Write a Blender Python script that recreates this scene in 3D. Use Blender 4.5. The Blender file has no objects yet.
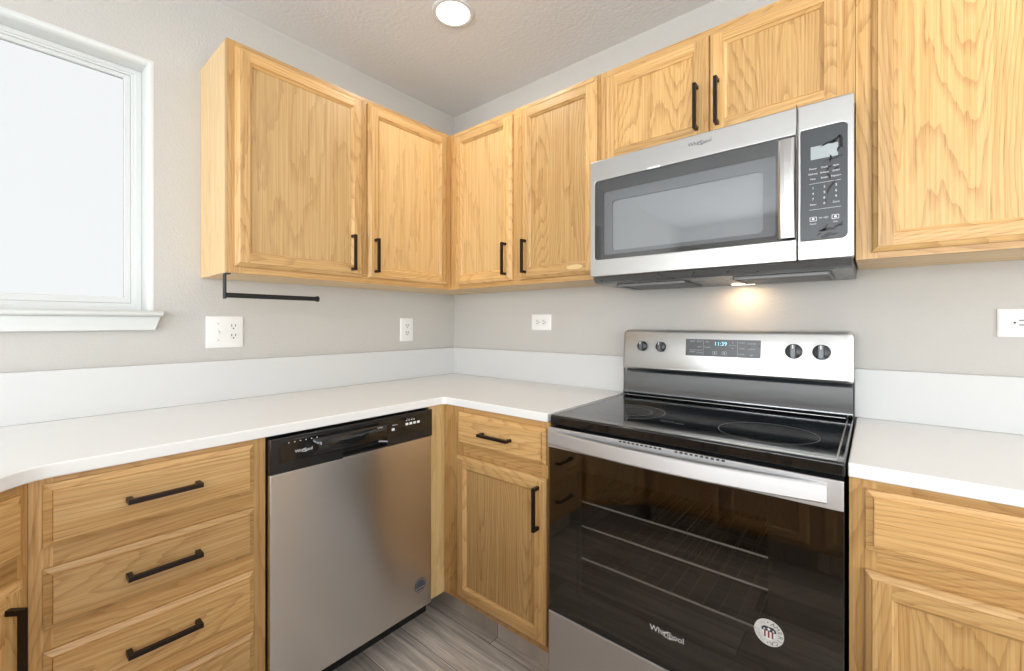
import bpy, bmesh, math, random
from mathutils import Vector, Matrix

random.seed(7)
SC = bpy.context.scene
COL = SC.collection

# ------------------------------------------------------------------ camera
YAW = 0.69741
CAM = Vector((1.90897, -1.74289, 1.20662))
cam_data = bpy.data.cameras.new('camera')
cam_data.sensor_width = 36.0
cam_data.sensor_fit = 'HORIZONTAL'
cam_data.lens = 431.772 / 1024 * 36.0
cam_data.shift_y = -(335.5 - 323.432) / 1024
cam_data.clip_start = 0.02
camera = bpy.data.objects.new('camera', cam_data)
camera.location = CAM
camera.rotation_euler = (math.pi / 2, 0, YAW)
COL.objects.link(camera)
SC.camera = camera

# ------------------------------------------------------------------ view, world, lights
SC.view_settings.view_transform = 'Standard'
SC.view_settings.look = 'None'
SC.view_settings.exposure = 0.0
SC.view_settings.gamma = 1.0
SC.view_settings.use_curve_mapping = False
SC.cycles.use_denoising = True
SC.cycles.max_bounces = 10
SC.cycles.diffuse_bounces = 6
SC.cycles.glossy_bounces = 5
SC.cycles.transparent_max_bounces = 12
SC.cycles.sample_clamp_indirect = 6.0
SC.cycles.caustics_reflective = False
SC.cycles.caustics_refractive = False

world = bpy.data.worlds.new('overcast_sky')
world.use_nodes = True
WB = world.node_tree.nodes['Background']
WB.inputs['Color'].default_value = (0.95, 0.98, 1.0, 1)
WB.inputs['Strength'].default_value = 2.5
SC.world = world

DOWNLIGHT_W = 2.7
DOWNLIGHTS = [(0.642, -0.591), (2.25, -0.74), (2.3, -2.45), (3.5, -1.4), (3.5, -3.2), (1.5, -3.9)]

def area_light(name, loc, rot, size, size_y, power, color, shape='RECTANGLE'):
    l = bpy.data.lights.new(name, 'AREA')
    l.shape = shape
    l.size = size
    if shape in ('RECTANGLE', 'ELLIPSE'):
        l.size_y = size_y
    l.energy = power
    l.color = color
    o = bpy.data.objects.new(name, l)
    o.location = loc
    o.rotation_euler = rot
    COL.objects.link(o)
    return o

# ------------------------------------------------------------------ helpers: tags, empties, meshes
def tag(o, label=None, cat=None, group=None, kind=None):
    if label: o['label'] = label
    if cat: o['category'] = cat
    if group: o['group'] = group
    if kind: o['kind'] = kind
    return o

def thing(name, label, cat, loc=(0, 0, 0), rz=0.0, group=None):
    o = bpy.data.objects.new(name, None)
    o.empty_display_size = 0.1
    o.location = loc
    o.rotation_euler = (0, 0, rz)
    COL.objects.link(o)
    return tag(o, label, cat, group)

class MB:
    """collects polygons with uv (u = along the grain, in metres) and makes ONE mesh object"""
    def __init__(self):
        self.v, self.f, self.uv, self.mi = [], [], [], []
    def off(self):
        return (random.randint(0, 40) * 7.0 + random.random(), random.randint(0, 40) * 7.0 + random.random())
    def poly(self, pts, uvs=None, mi=0):
        i = len(self.v)
        self.v += [tuple(p) for p in pts]
        self.f.append(list(range(i, i + len(pts))))
        self.uv.append(uvs if uvs else [(p[0] + p[1], p[2]) for p in pts])
        self.mi.append(mi)
    def gpoly(self, pts, g, o, mi=0):
        """polygon with the grain along axis g, board offset o"""
        a, b, c = Vector(pts[0]), Vector(pts[1]), Vector(pts[2])
        n = (b - a).cross(c - b)
        n = [abs(x) for x in n]
        na = n.index(max(n))
        if na == g:
            ax = [k for k in range(3) if k != na]
            uvs = [(p[ax[0]] * .3 + o[0], p[ax[1]] + o[1]) for p in pts]
        else:
            va = [k for k in range(3) if k != na and k != g][0]
            uvs = [(p[g] + o[0], p[va] + o[1] + .37 * na) for p in pts]
        self.poly(pts, uvs, mi)
    def box(self, x0, x1, y0, y1, z0, z1, g=2, o=None, mi=0, skip=''):
        o = o or self.off()
        P = lambda a, b, c: ((x0, x1)[a], (y0, y1)[b], (z0, z1)[c])
        F = {'-x': [(0,1,0),(0,0,0),(0,0,1),(0,1,1)], '+x': [(1,0,0),(1,1,0),(1,1,1),(1,0,1)],
             '-y': [(0,0,0),(1,0,0),(1,0,1),(0,0,1)], '+y': [(1,1,0),(0,1,0),(0,1,1),(1,1,1)],
             '-z': [(0,1,0),(1,1,0),(1,0,0),(0,0,0)], '+z': [(0,0,1),(1,0,1),(1,1,1),(0,1,1)]}
        for k, q in F.items():
            if k in skip.split(): continue
            self.gpoly([P(*t) for t in q], g, o, mi)
    def prism(self, pts, fn, d0, d1, mi=0, caps=(True, True)):
        """2d outline (counter-clockwise) extruded from depth d0 to d1; fn(a, b, d) -> xyz"""
        n = len(pts)
        A = [fn(a, b, d0) for a, b in pts]
        B = [fn(a, b, d1) for a, b in pts]
        if caps[0]: self.poly(A[::-1], mi=mi)
        if caps[1]: self.poly(B, mi=mi)
        for i in range(n):
            j = (i + 1) % n
            self.poly([A[i], A[j], B[j], B[i]], mi=mi)
    def ring(self, outer, inner, fn, d0, d1, mi=0, back=True):
        """plate with a hole: outer and inner outlines with the same number of points"""
        n = len(outer)
        for i in range(n):
            j = (i + 1) % n
            o0, o1, i0, i1 = outer[i], outer[j], inner[i], inner[j]
            self.poly([fn(*o0, d1), fn(*o1, d1), fn(*i1, d1), fn(*i0, d1)], mi=mi)
            if back: self.poly([fn(*o1, d0), fn(*o0, d0), fn(*i0, d0), fn(*i1, d0)], mi=mi)
            self.poly([fn(*o0, d0), fn(*o1, d0), fn(*o1, d1), fn(*o0, d1)], mi=mi)
            self.poly([fn(*i1, d0), fn(*i0, d0), fn(*i0, d1), fn(*i1, d1)], mi=mi)
    def loft(self, loops, closed=True, cap=False, mi=0):
        for A, B in zip(loops, loops[1:]):
            n = len(A)
            for i in range(n if closed else n - 1):
                j = (i + 1) % n
                self.poly([A[i], A[j], B[j], B[i]], mi=mi)
        if cap:
            self.poly(loops[0][::-1], mi=mi)
            self.poly(loops[-1], mi=mi)
    def tube(self, p0, p1, r0, r1=None, n=20, mi=0, cap=True):
        p0, p1 = Vector(p0), Vector(p1)
        r1 = r0 if r1 is None else r1
        d = (p1 - p0).normalized()
        a = d.orthogonal().normalized(); b = d.cross(a)
        L = [[p + (a * math.cos(t) + b * math.sin(t)) * r for t in [2 * math.pi * k / n for k in range(n)]]
             for p, r in ((p0, r0), (p1, r1))]
        self.loft(L, True, cap, mi)
    def lathe(self, c, d, prof, n=32, mi=0, cap=True):
        """profile [(radius, height)] turned about axis d through c"""
        c, d = Vector(c), Vector(d).normalized()
        a = d.orthogonal().normalized(); b = d.cross(a)
        L = [[c + d * h + (a * math.cos(t) + b * math.sin(t)) * r for t in [2 * math.pi * k / n for k in range(n)]]
             for r, h in prof]
        self.loft(L, True, cap, mi)
    def text(self, s, size, fn, d, mi=0, align='CENTER', spacing=1.0):
        for poly in text_polys(s, size, align, spacing):
            self.poly([fn(a, b, d) for a, b in poly], mi=mi)
    def build(self, name, mats, parent=None, origin=(0, 0, 0), bevel=0.0, seg=2, smooth=False, angle=35, weld=True):
        me = bpy.data.meshes.new(name)
        ox, oy, oz = origin
        me.from_pydata([(x - ox, y - oy, z - oz) for x, y, z in self.v], [], self.f)
        ul = me.uv_layers.new(name='UVMap')
        k = 0
        for fu in self.uv:
            for u in fu:
                ul.data[k].uv = u
                k += 1
        me.polygons.foreach_set('material_index', self.mi)
        if not isinstance(mats, (list, tuple)): mats = [mats]
        for m in mats: me.materials.append(m)
        bm = bmesh.new(); bm.from_mesh(me)
        if weld: bmesh.ops.remove_doubles(bm, verts=bm.verts, dist=1e-5)
        bm.to_mesh(me); bm.free()
        o = bpy.data.objects.new(name, me)
        COL.objects.link(o)
        if parent is not None: o.parent = parent
        if bevel:
            md = o.modifiers.new('bevel', 'BEVEL')
            md.width = bevel; md.segments = seg; md.limit_method = 'ANGLE'; md.angle_limit = math.radians(40)
            md.harden_normals = False
        if smooth or bevel:
            me.shade_smooth()
            me.set_sharp_from_angle(angle=math.radians(angle))
        return o

_tc = {}
def text_polys(s, size, align='CENTER', spacing=1.0):
    key = (s, align, spacing)
    if key not in _tc:
        cu = bpy.data.curves.new('lettering', 'FONT')
        cu.body = s; cu.size = 1.0; cu.align_x = align; cu.align_y = 'CENTER'
        cu.resolution_u = 3; cu.space_character = spacing
        ob = bpy.data.objects.new('lettering', cu)
        COL.objects.link(ob)
        bpy.context.view_layer.update()
        me = ob.to_mesh()
        _tc[key] = [[(me.vertices[i].co.x, me.vertices[i].co.y) for i in p.vertices] for p in me.polygons]
        ob.to_mesh_clear()
        bpy.data.objects.remove(ob); bpy.data.curves.remove(cu)
    return [[(a * size, b * size) for a, b in p] for p in _tc[key]]

def rrect(x0, x1, z0, z1, r, n=6):
    """rounded rectangle, counter-clockwise"""
    out = []
    rs = r if isinstance(r, (list, tuple)) else (r, r, r, r)
    for (cx, cz, a0), rr in zip(((x1, z0, -90), (x1, z1, 0), (x0, z1, 90), (x0, z0, 180)), rs):
        mx = cx - rr if cx == x1 else cx + rr
        mz = cz - rr if cz == z1 else cz + rr
        for k in range(n + 1):
            t = math.radians(a0 + 90 * k / n)
            out.append((mx + rr * math.cos(t), mz + rr * math.sin(t)))
    return out

FRONT = lambda a, b, d: (a, -d, b)          # plane facing -y, d grows towards the room
FACEX = lambda a, b, d: (d, a, b)           # plane facing +x
UPZ = lambda a, b, d: (a, b, d)

# ------------------------------------------------------------------ materials
def new_mat(name):
    m = bpy.data.materials.new(name)
    m.use_nodes = True
    nt = m.node_tree
    return m, nt, nt.nodes['Principled BSDF']

def simple(name, color, rough=.5, metal=0.0, spec=None, emit=None, estr=0.0, coat=0.0):
    m, nt, b = new_mat(name)
    n = nt.nodes.new('ShaderNodeTexNoise'); n.inputs['Scale'].default_value = 35
    tc = nt.nodes.new('ShaderNodeTexCoord'); nt.links.new(tc.outputs['Object'], n.inputs['Vector'])
    mr = nt.nodes.new('ShaderNodeMapRange')
    mr.inputs['To Min'].default_value = max(0, rough - .02); mr.inputs['To Max'].default_value = rough + .02
    nt.links.new(n.outputs['Fac'], mr.inputs['Value']); nt.links.new(mr.outputs['Result'], b.inputs['Roughness'])
    b.inputs['Base Color'].default_value = (*color, 1)
    b.inputs['Metallic'].default_value = metal
    if spec is not None: b.inputs['Specular IOR Level'].default_value = spec
    if coat: b.inputs['Coat Weight'].default_value = coat
    if emit:
        b.inputs['Emission Color'].default_value = (*emit, 1)
        b.inputs['Emission Strength'].default_value = estr
    return m

def math_node(nt, op, a, b=None):
    n = nt.nodes.new('ShaderNodeMath'); n.operation = op
    for i, x in enumerate((a, b)):
        if x is None: continue
        if isinstance(x, (int, float)): n.inputs[i].default_value = x
        else: nt.links.new(x, n.inputs[i])
    return n.outputs[0]

def mixc(nt, fac, c1, c2, mode='MIX'):
    n = nt.nodes.new('ShaderNodeMix'); n.data_type = 'RGBA'; n.blend_type = mode
    for s, x in ((n.inputs['Factor'], fac), (n.inputs['A'], c1), (n.inputs['B'], c2)):
        if isinstance(x, (int, float)): s.default_value = x
        elif isinstance(x, tuple): s.default_value = (*x, 1)
        else: nt.links.new(x, s)
    return n.outputs['Result']

def oak(name, base, light, dark, rings=9.0, contrast=1.0):
    m, nt, b = new_mat(name)
    uv = nt.nodes.new('ShaderNodeUVMap')
    def noise(su, sv, detail=2.0, rough=.5, dist=0.0):
        mp = nt.nodes.new('ShaderNodeMapping'); mp.inputs['Scale'].default_value = (su, sv, 1)
        nt.links.new(uv.outputs['UV'], mp.inputs['Vector'])
        n = nt.nodes.new('ShaderNodeTexNoise'); n.noise_dimensions = '2D'
        n.inputs['Scale'].default_value = 1.0; n.inputs['Detail'].default_value = detail
        n.inputs['Roughness'].default_value = rough; n.inputs['Distortion'].default_value = dist
        nt.links.new(mp.outputs['Vector'], n.inputs['Vector'])
        return n.outputs['Fac']
    def rng(x, a, c, lo=0.0, hi=1.0):
        mr = nt.nodes.new('ShaderNodeMapRange'); mr.clamp = True
        mr.inputs['From Min'].default_value = a; mr.inputs['From Max'].default_value = c
        mr.inputs['To Min'].default_value = lo; mr.inputs['To Max'].default_value = hi
        nt.links.new(x, mr.inputs['Value']); return mr.outputs['Result']
    big = noise(.7, 5.0, 1.0, .40)
    wob = noise(7, 45, 2.0)
    ph = math_node(nt, 'ADD', math_node(nt, 'MULTIPLY', big, rings), math_node(nt, 'MULTIPLY', wob, .9))
    fr = math_node(nt, 'FRACT', ph)
    line = rng(fr, .58, .96)                                        # late wood builds up, then drops
    cut = math_node(nt, 'MULTIPLY', line, rng(fr, 1.0, .96))
    fine = noise(6, 240, 3.0, .65)
    pores = rng(fine, .54, .70)
    pores = math_node(nt, 'MULTIPLY', pores, math_node(nt, 'ADD', math_node(nt, 'MULTIPLY', cut, .75), .25))
    streak = noise(1.6, 130, 3.0, .7)
    tint = noise(.145, .145, 0.0)
    c = mixc(nt, rng(streak, .34, .66), base, light)
    c = mixc(nt, math_node(nt, 'MULTIPLY', cut, .34 * contrast), c, dark)
    c = mixc(nt, math_node(nt, 'MULTIPLY', pores, .62 * contrast), c, dark)
    hs = nt.nodes.new('ShaderNodeHueSaturation')
    nt.links.new(c, hs.inputs['Color'])
    nt.links.new(rng(tint, .25, .75, .86, 1.12), hs.inputs['Value'])
    nt.links.new(hs.outputs['Color'], b.inputs['Base Color'])
    nt.links.new(rng(fine, .3, .7, .30, .44), b.inputs['Roughness'])
    bp = nt.nodes.new('ShaderNodeBump'); bp.inputs['Strength'].default_value = .12; bp.inputs['Distance'].default_value = .001
    nt.links.new(fine, bp.inputs['Height']); nt.links.new(bp.outputs['Normal'], b.inputs['Normal'])
    return m

OAK = oak('honey_oak', (0.543, 0.305, 0.105), (0.667, 0.428, 0.187), (0.267, 0.107, 0.024), rings=30.0, contrast=.95)
OAK_PANEL = oak('honey_oak_panel', (0.524, 0.300, 0.104), (0.639, 0.410, 0.173), (0.239, 0.098, 0.022), rings=28.0, contrast=1.1)
OAK_RIFT = oak('straight_grained_oak_panel', (0.557, 0.337, 0.132), (0.667, 0.446, 0.207), (0.313, 0.150, 0.044), rings=7.0, contrast=.75)
OAK_FRAME = oak('honey_oak_frame', (0.497, 0.273, 0.093), (0.616, 0.387, 0.159), (0.239, 0.096, 0.022), rings=28.0, contrast=1.0)
OAK_SIDE = oak('window_lit_oak_side', (0.660, 0.445, 0.210), (0.760, 0.560, 0.310), (0.45, 0.24, 0.085), rings=14.0, contrast=.6)  # paler than the other oak: window light on the side put into its colour
MAPLE = oak('pale_filler_wood', (0.640, 0.440, 0.185), (0.740, 0.550, 0.275), (0.40, 0.22, 0.07), rings=12.0, contrast=.9)
BRONZE = simple('dark_bronze_metal', (0.022, 0.013, 0.010), .38, .55)
BLACK_METAL = simple('matte_black_metal', (0.012, 0.012, 0.012), .42, .3)
WHITE_TRIM = simple('white_painted_trim', (0.62, 0.635, 0.625), .45)
VINYL = simple('white_vinyl_frame', (0.63, 0.64, 0.635), .35)
PLASTIC = simple('white_outlet_plastic', (0.84, 0.84, 0.83), .35)
PLASTIC_IN = simple('white_receptacle_plastic', (0.76, 0.76, 0.74), .4)
DARK = simple('dark_slot', (0.012, 0.011, 0.010), .6)
TOEKICK = simple('dark_toe_kick', (0.035, 0.022, 0.016), .6)
BLACK_GLOSS = simple('black_gloss_enamel', (0.008, 0.009, 0.010), .09, coat=.3)
ENAMEL = simple('glossy_black_porcelain', (0.014, 0.020, 0.026), .16)  # blue cast in the base stands in for window daylight reflected in the riser
ENAMEL.node_tree.nodes['Principled BSDF'].inputs['IOR'].default_value = 2.5
BLACK_PLASTIC = simple('black_satin_plastic', (0.016, 0.016, 0.017), .22)
BLACK_BODY = simple('black_painted_steel', (0.015, 0.015, 0.016), .35)
GLASS_TOP = simple('black_ceramic_glass', (0.007, 0.008, 0.009), .05, spec=.65)
OVEN_ENAMEL = simple('dark_oven_enamel', (0.006, 0.006, 0.0055), .8, spec=.05)
CHROME = simple('chrome_wire', (0.92, 0.92, 0.90), .35, .3)
MARK_WHITE = simple('printed_white', (0.80, 0.81, 0.82), .5)
MARK_GREY = simple('printed_grey', (0.42, 0.43, 0.45), .5)
MARK_DARK = simple('printed_dark_grey', (0.10, 0.10, 0.11), .5)
NAVY = simple('printed_navy', (0.012, 0.018, 0.045), .5)
RED = simple('printed_red', (0.22, 0.03, 0.04), .5)
STICKER = simple('sticker_silver', (0.66, 0.66, 0.65), .4)
KNOB = simple('knob_grey', (0.10, 0.105, 0.115), .3, .4)
KNOB_DARK = simple('knob_dark', (0.018, 0.020, 0.024), .3)
LED = simple('clock_digits', (0.02, 0.05, 0.08), .4, emit=(0.35, 0.80, 1.0), estr=1.6)
DISPLAY = simple('display_window', (0.085, 0.09, 0.098), .28)
LCD = simple('lcd_window', (0.36, 0.40, 0.41), .25)
BURN_RING = simple('burner_ring_print', (0.13, 0.135, 0.14), .3)
TRIM_LINE = simple('bright_edge_trim', (0.62, 0.60, 0.56), .25, .7)

def steel(name, base=(0.60, 0.59, 0.575), rough=.28, axis=0, aniso=.0):
    m, nt, b = new_mat(name)
    tc = nt.nodes.new('ShaderNodeTexCoord')
    mp = nt.nodes.new('ShaderNodeMapping')
    sc = [260, 260, 260]; sc[axis] = 2
    mp.inputs['Scale'].default_value = sc
    nt.links.new(tc.outputs['Object'], mp.inputs['Vector'])
    n = nt.nodes.new('ShaderNodeTexNoise'); n.inputs['Scale'].default_value = 1; n.inputs['Detail'].default_value = 2
    nt.links.new(mp.outputs['Vector'], n.inputs['Vector'])
    mr = nt.nodes.new('ShaderNodeMapRange')
    mr.inputs['To Min'].default_value = rough - .02; mr.inputs['To Max'].default_value = rough + .02
    nt.links.new(n.outputs['Fac'], mr.inputs['Value']); nt.links.new(mr.outputs['Result'], b.inputs['Roughness'])
    b.inputs['Base Color'].default_value = (*base, 1)
    b.inputs['Metallic'].default_value = 1.0
    b.inputs['Anisotropic'].default_value = aniso
    return m

STEEL = steel('brushed_stainless_steel', (0.62, 0.62, 0.63), .46, 0)
STEEL_DW = steel('brushed_stainless_door', (0.74, 0.72, 0.70), .30, 1, .85)
STEEL_DW.node_tree.nodes['Principled BSDF'].inputs['Anisotropic Rotation'].default_value = .25
STEEL_BRIGHT = steel('bright_stainless_steel', (0.52, 0.518, 0.51), .34, 0)

def glass_mix(name, tint, f0=.05, rough=.02, boost=1.0):
    """tinted see-through glass: reflects like glass, lets tinted light through without bending it"""
    m, nt, b = new_mat(name)
    nt.nodes.remove(b)
    out = nt.nodes['Material Output']
    lw = nt.nodes.new('ShaderNodeLayerWeight'); lw.inputs['Blend'].default_value = .5
    fac = math_node(nt, 'ADD', math_node(nt, 'MULTIPLY', math_node(nt, 'POWER', lw.outputs['Facing'], 5.0), 1 - f0), f0)
    tr = nt.nodes.new('ShaderNodeBsdfTransparent'); tr.inputs['Color'].default_value = (*tint, 1)
    gl = nt.nodes.new('ShaderNodeBsdfGlossy'); gl.inputs['Roughness'].default_value = rough
    mx = nt.nodes.new('ShaderNodeMixShader')
    nt.links.new(fac, mx.inputs['Fac'])
    nt.links.new(tr.outputs['BSDF'], mx.inputs[1]); nt.links.new(gl.outputs['BSDF'], mx.inputs[2])
    nt.links.new(mx.outputs['Shader'], out.inputs['Surface'])
    return m

OVEN_GLASS = glass_mix('smoked_oven_glass', (.67, .66, .64), .085)
MW_GLASS = glass_mix('smoked_microwave_glass', (.81, .82, .83), .10, .04)
PANE = glass_mix('clear_window_pane', (.95, .96, .96), .04)
PANE_DIM = glass_mix('sky_dimming_pane', (.62, .617, .613), .02, .5)  # grey tint added to tone down the bright sky; roughness blurs out reflections

def wall_mat(name, color, bump, scale):
    m, nt, b = new_mat(name)
    tc = nt.nodes.new('ShaderNodeTexCoord')
    n = nt.nodes.new('ShaderNodeTexNoise'); n.inputs['Scale'].default_value = scale; n.inputs['Detail'].default_value = 3
    n2 = nt.nodes.new('ShaderNodeTexNoise'); n2.inputs['Scale'].default_value = 2.5; n2.inputs['Detail'].default_value = 2
    for k in (n, n2): nt.links.new(tc.outputs['Object'], k.inputs['Vector'])
    c = mixc(nt, n2.outputs['Fac'], tuple(x * .97 for x in color), tuple(min(1, x * 1.03) for x in color))
    nt.links.new(c, b.inputs['Base Color'])
    bp = nt.nodes.new('ShaderNodeBump'); bp.inputs['Strength'].default_value = bump; bp.inputs['Distance'].default_value = .003
    nt.links.new(n.outputs['Fac'], bp.inputs['Height']); nt.links.new(bp.outputs['Normal'], b.inputs['Normal'])
    b.inputs['Roughness'].default_value = .75
    b.inputs['Specular IOR Level'].default_value = .25
    return m

WALL = wall_mat('warm_grey_wall_paint', (0.535, 0.520, 0.495), .35, 130)
CEIL = wall_mat('ceiling_paint', (0.69, 0.695, 0.71), .5, 70)
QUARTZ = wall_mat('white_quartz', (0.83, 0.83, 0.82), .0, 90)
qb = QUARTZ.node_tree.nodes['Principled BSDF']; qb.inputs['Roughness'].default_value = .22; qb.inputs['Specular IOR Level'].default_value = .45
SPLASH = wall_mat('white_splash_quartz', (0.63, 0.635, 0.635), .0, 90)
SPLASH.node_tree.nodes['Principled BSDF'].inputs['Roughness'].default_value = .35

LENS = simple('lit_lens', (0.9, 0.9, 0.88), .5, emit=(1.0, 0.97, 0.92), estr=3.0)
WARM_LENS = simple('warm_lit_lens', (0.9, 0.85, 0.7), .5, emit=(1.0, 0.78, 0.52), estr=3.0)

def floor_mat():
    m, nt, b = new_mat('grey_wood_plank_floor')
    tc = nt.nodes.new('ShaderNodeTexCoord')
    br = nt.nodes.new('ShaderNodeTexBrick')
    br.offset = .37; br.offset_frequency = 2
    br.inputs['Scale'].default_value = 1.0
    br.inputs['Brick Width'].default_value = 1.15; br.inputs['Row Height'].default_value = .165
    br.inputs['Mortar Size'].default_value = .0012; br.inputs['Mortar Smooth'].default_value = .2
    br.inputs['Color1'].default_value = (.40, .365, .325, 1); br.inputs['Color2'].default_value = (.74, .685, .62, 1)
    br.inputs['Mortar'].default_value = (.05, .045, .04, 1)
    mp0 = nt.nodes.new('ShaderNodeMapping'); mp0.inputs['Location'].default_value = (.35, .055, 0)
    nt.links.new(tc.outputs['Object'], mp0.inputs['Vector']); nt.links.new(mp0.outputs['Vector'], br.inputs['Vector'])
    def noise(s, detail, dist=0.0):
        mp = nt.nodes.new('ShaderNodeMapping'); mp.inputs['Scale'].default_value = s
        nt.links.new(tc.outputs['Object'], mp.inputs['Vector'])
        # shift the grain from plank to plank
        ad = nt.nodes.new('ShaderNodeVectorMath'); ad.operation = 'MULTIPLY_ADD'
        nt.links.new(br.outputs['Color'], ad.inputs[0]); ad.inputs[1].default_value = (37, 11, 5)
        nt.links.new(mp.outputs['Vector'], ad.inputs[2])
        n = nt.nodes.new('ShaderNodeTexNoise'); n.inputs['Scale'].default_value = 1; n.inputs['Detail'].default_value = detail
        n.inputs['Distortion'].default_value = dist
        nt.links.new(ad.outputs['Vector'], n.inputs['Vector']); return n.outputs['Fac']
    a = noise((2.0, 46, 1), 6, .9); f = noise((9, 240, 1), 3)
    rp = nt.nodes.new('ShaderNodeValToRGB')
    rp.color_ramp.elements[0].position = .28; rp.color_ramp.elements[0].color = (.42, .40, .385, 1)
    rp.color_ramp.elements[1].position = .72; rp.color_ramp.elements[1].color = (1.25, 1.22, 1.2, 1)
    nt.links.new(a, rp.inputs['Fac'])
    c = mixc(nt, .85, br.outputs['Color'], rp.outputs['Color'], 'MULTIPLY')
    rp2 = nt.nodes.new('ShaderNodeValToRGB')
    rp2.color_ramp.elements[0].position = .3; rp2.color_ramp.elements[0].color = (.72, .72, .72, 1)
    rp2.color_ramp.elements[1].position = .7; rp2.color_ramp.elements[1].color = (1.15, 1.15, 1.15, 1)
    nt.links.new(f, rp2.inputs['Fac'])
    c = mixc(nt, .8, c, rp2.outputs['Color'], 'MULTIPLY')
    nt.links.new(c, b.inputs['Base Color'])
    b.inputs['Roughness'].default_value = .42
    bp = nt.nodes.new('ShaderNodeBump'); bp.inputs['Strength'].default_value = .15; bp.inputs['Distance'].default_value = .001
    nt.links.new(f, bp.inputs['Height']); nt.links.new(bp.outputs['Normal'], b.inputs['Normal'])
    return m
FLOOR = floor_mat()
# ------------------------------------------------------------------ the room
X1, Y1, ZC = 4.2, -4.6, 2.4278
T = .12
def structure(o): o['kind'] = 'structure'; return o

b = MB(); b.box(-T, X1 + T, Y1 - T, T, -.1, 0); structure(b.build('floor', FLOOR))
b = MB(); b.box(-T, X1 + T, Y1 - T, T, ZC, ZC + .1); structure(b.build('ceiling', CEIL))
b = MB(); b.box(-T, X1 + T, 0, T, 0, ZC); structure(b.build('wall_back', WALL))

def holed_wall(name, mapf, a0, a1, holes):
    """wall from a0 to a1 along its run, thickness T, with rectangular openings (a0, a1, z0, z1) sorted along the run"""
    b = MB()
    def bx(p0, p1, z0, z1):
        x0, x1, y0, y1 = mapf(p0, p1)
        b.box(x0, x1, y0, y1, z0, z1)
    c = a0
    for h0, h1, z0, z1 in holes:
        bx(c, h0, 0, ZC)
        if z0 > 0: bx(h0, h1, 0, z0)
        bx(h0, h1, z1, ZC)
        c = h1
    bx(c, a1, 0, ZC)
    return structure(b.build(name, WALL, weld=False))

# left wall, with the window whose right end the picture shows
WY0, WY1, WZ0, WZ1 = -2.52, -1.413, 1.248, 2.093      # clear opening
BN = .019                                            # rounded drywall corner
holed_wall('wall_left', lambda p, q: (-T, 0, p, q), Y1, 0, [(WY0 - BN, WY1 + BN, WZ0 - .02, WZ1 + BN)])
holed_wall('wall_front', lambda p, q: (p, q, Y1 - T, Y1), 0, X1, [(.3, 2.5, 0.03, 2.15), (2.7, 3.9, .75, 2.1)])
holed_wall('wall_right', lambda p, q: (X1, X1 + T, p, q), Y1, 0, [(-4.2, -2.7, .6, 2.1), (-2.1, -.6, .6, 2.1)])

# rounded drywall returns round the opening (left, top, right)
b = MB()
prof = []
for k in range(7):
    t = math.radians(90 * k / 6)
    prof.append((BN - BN * math.sin(t), -BN + BN * math.cos(t) + .0005))
prof = prof + [(0, -.10)]
loops = []
for o, x in prof:
    loops.append([(x, WY1 + o, WZ0 - .02), (x, WY1 + o, WZ1 + o), (x, WY0 - o, WZ1 + o), (x, WY0 - o, WZ0 - .02)])
b.loft(loops, closed=False)
structure(b.build('trim_1', WHITE_TRIM, smooth=True, angle=50))  # white here stands in for window light on the drywall returns

# stool and apron under the window
b = MB()
b.prism([(-.095, WZ0 - .018), (.036, WZ0 - .018), (.044, WZ0 - .013), (.045, WZ0 - .004), (.040, WZ0 + .001), (-.095, WZ0 + .001)],
        lambda a, z, d: (a, d, z), WY0 - .045, -1.374)
o1 = structure(b.build('trim_2', WHITE_TRIM, bevel=.002))
b = MB()
za, zb_ = 1.183, WZ0 - .018
pts = [(WY0 - .03, zb_), (WY0 - .015, za), (-1.394, za), (-1.379, zb_)]
b.prism(pts[::1], lambda a, z, d: (d, a, z), .001, .026)
structure(b.build('trim_3', WHITE_TRIM, bevel=.002))

# window: outer vinyl frame, sashes with their own rails, panes
b = MB()
out = [(WY0, WZ0), (WY1, WZ0), (WY1, WZ1), (WY0, WZ1)]
def inset(r, d, dt=None, db=None): 
    dt = d if dt is None else dt; db = d if db is None else db
    return [(r[0][0] + d, r[0][1] + db), (r[1][0] - d, r[1][1] + db), (r[2][0] - d, r[2][1] - dt), (r[3][0] + d, r[3][1] - dt)]
b.ring(out, inset(out, .020, .014, .020), FACEX, -T, -.072)
b.ring(inset(out, .016, .010, .016), inset(out, .028, .020, .028), FACEX, -T, -.079)
win = structure(b.build('window_1', VINYL, bevel=.002))
YM = -1.965
for y0, y1, x in ((YM - .02, WY1 - .028, -.085), (WY0 + .028, YM + .02, -.105)):
    b = MB()
    R = [(y0, WZ0 + .028), (y1, WZ0 + .028), (y1, WZ1 - .020), (y0, WZ1 - .020)]
    b.ring(R, inset(R, .018, .013, .022), FACEX, x - .02, x)
    s = b.build('sash', VINYL, win, bevel=.002)
    b = MB(); r2 = inset(R, .016, .011, .020)
    b.prism(r2, FACEX, x - .013, x - .009)
    b.build('pane', PANE_DIM, s)

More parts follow.
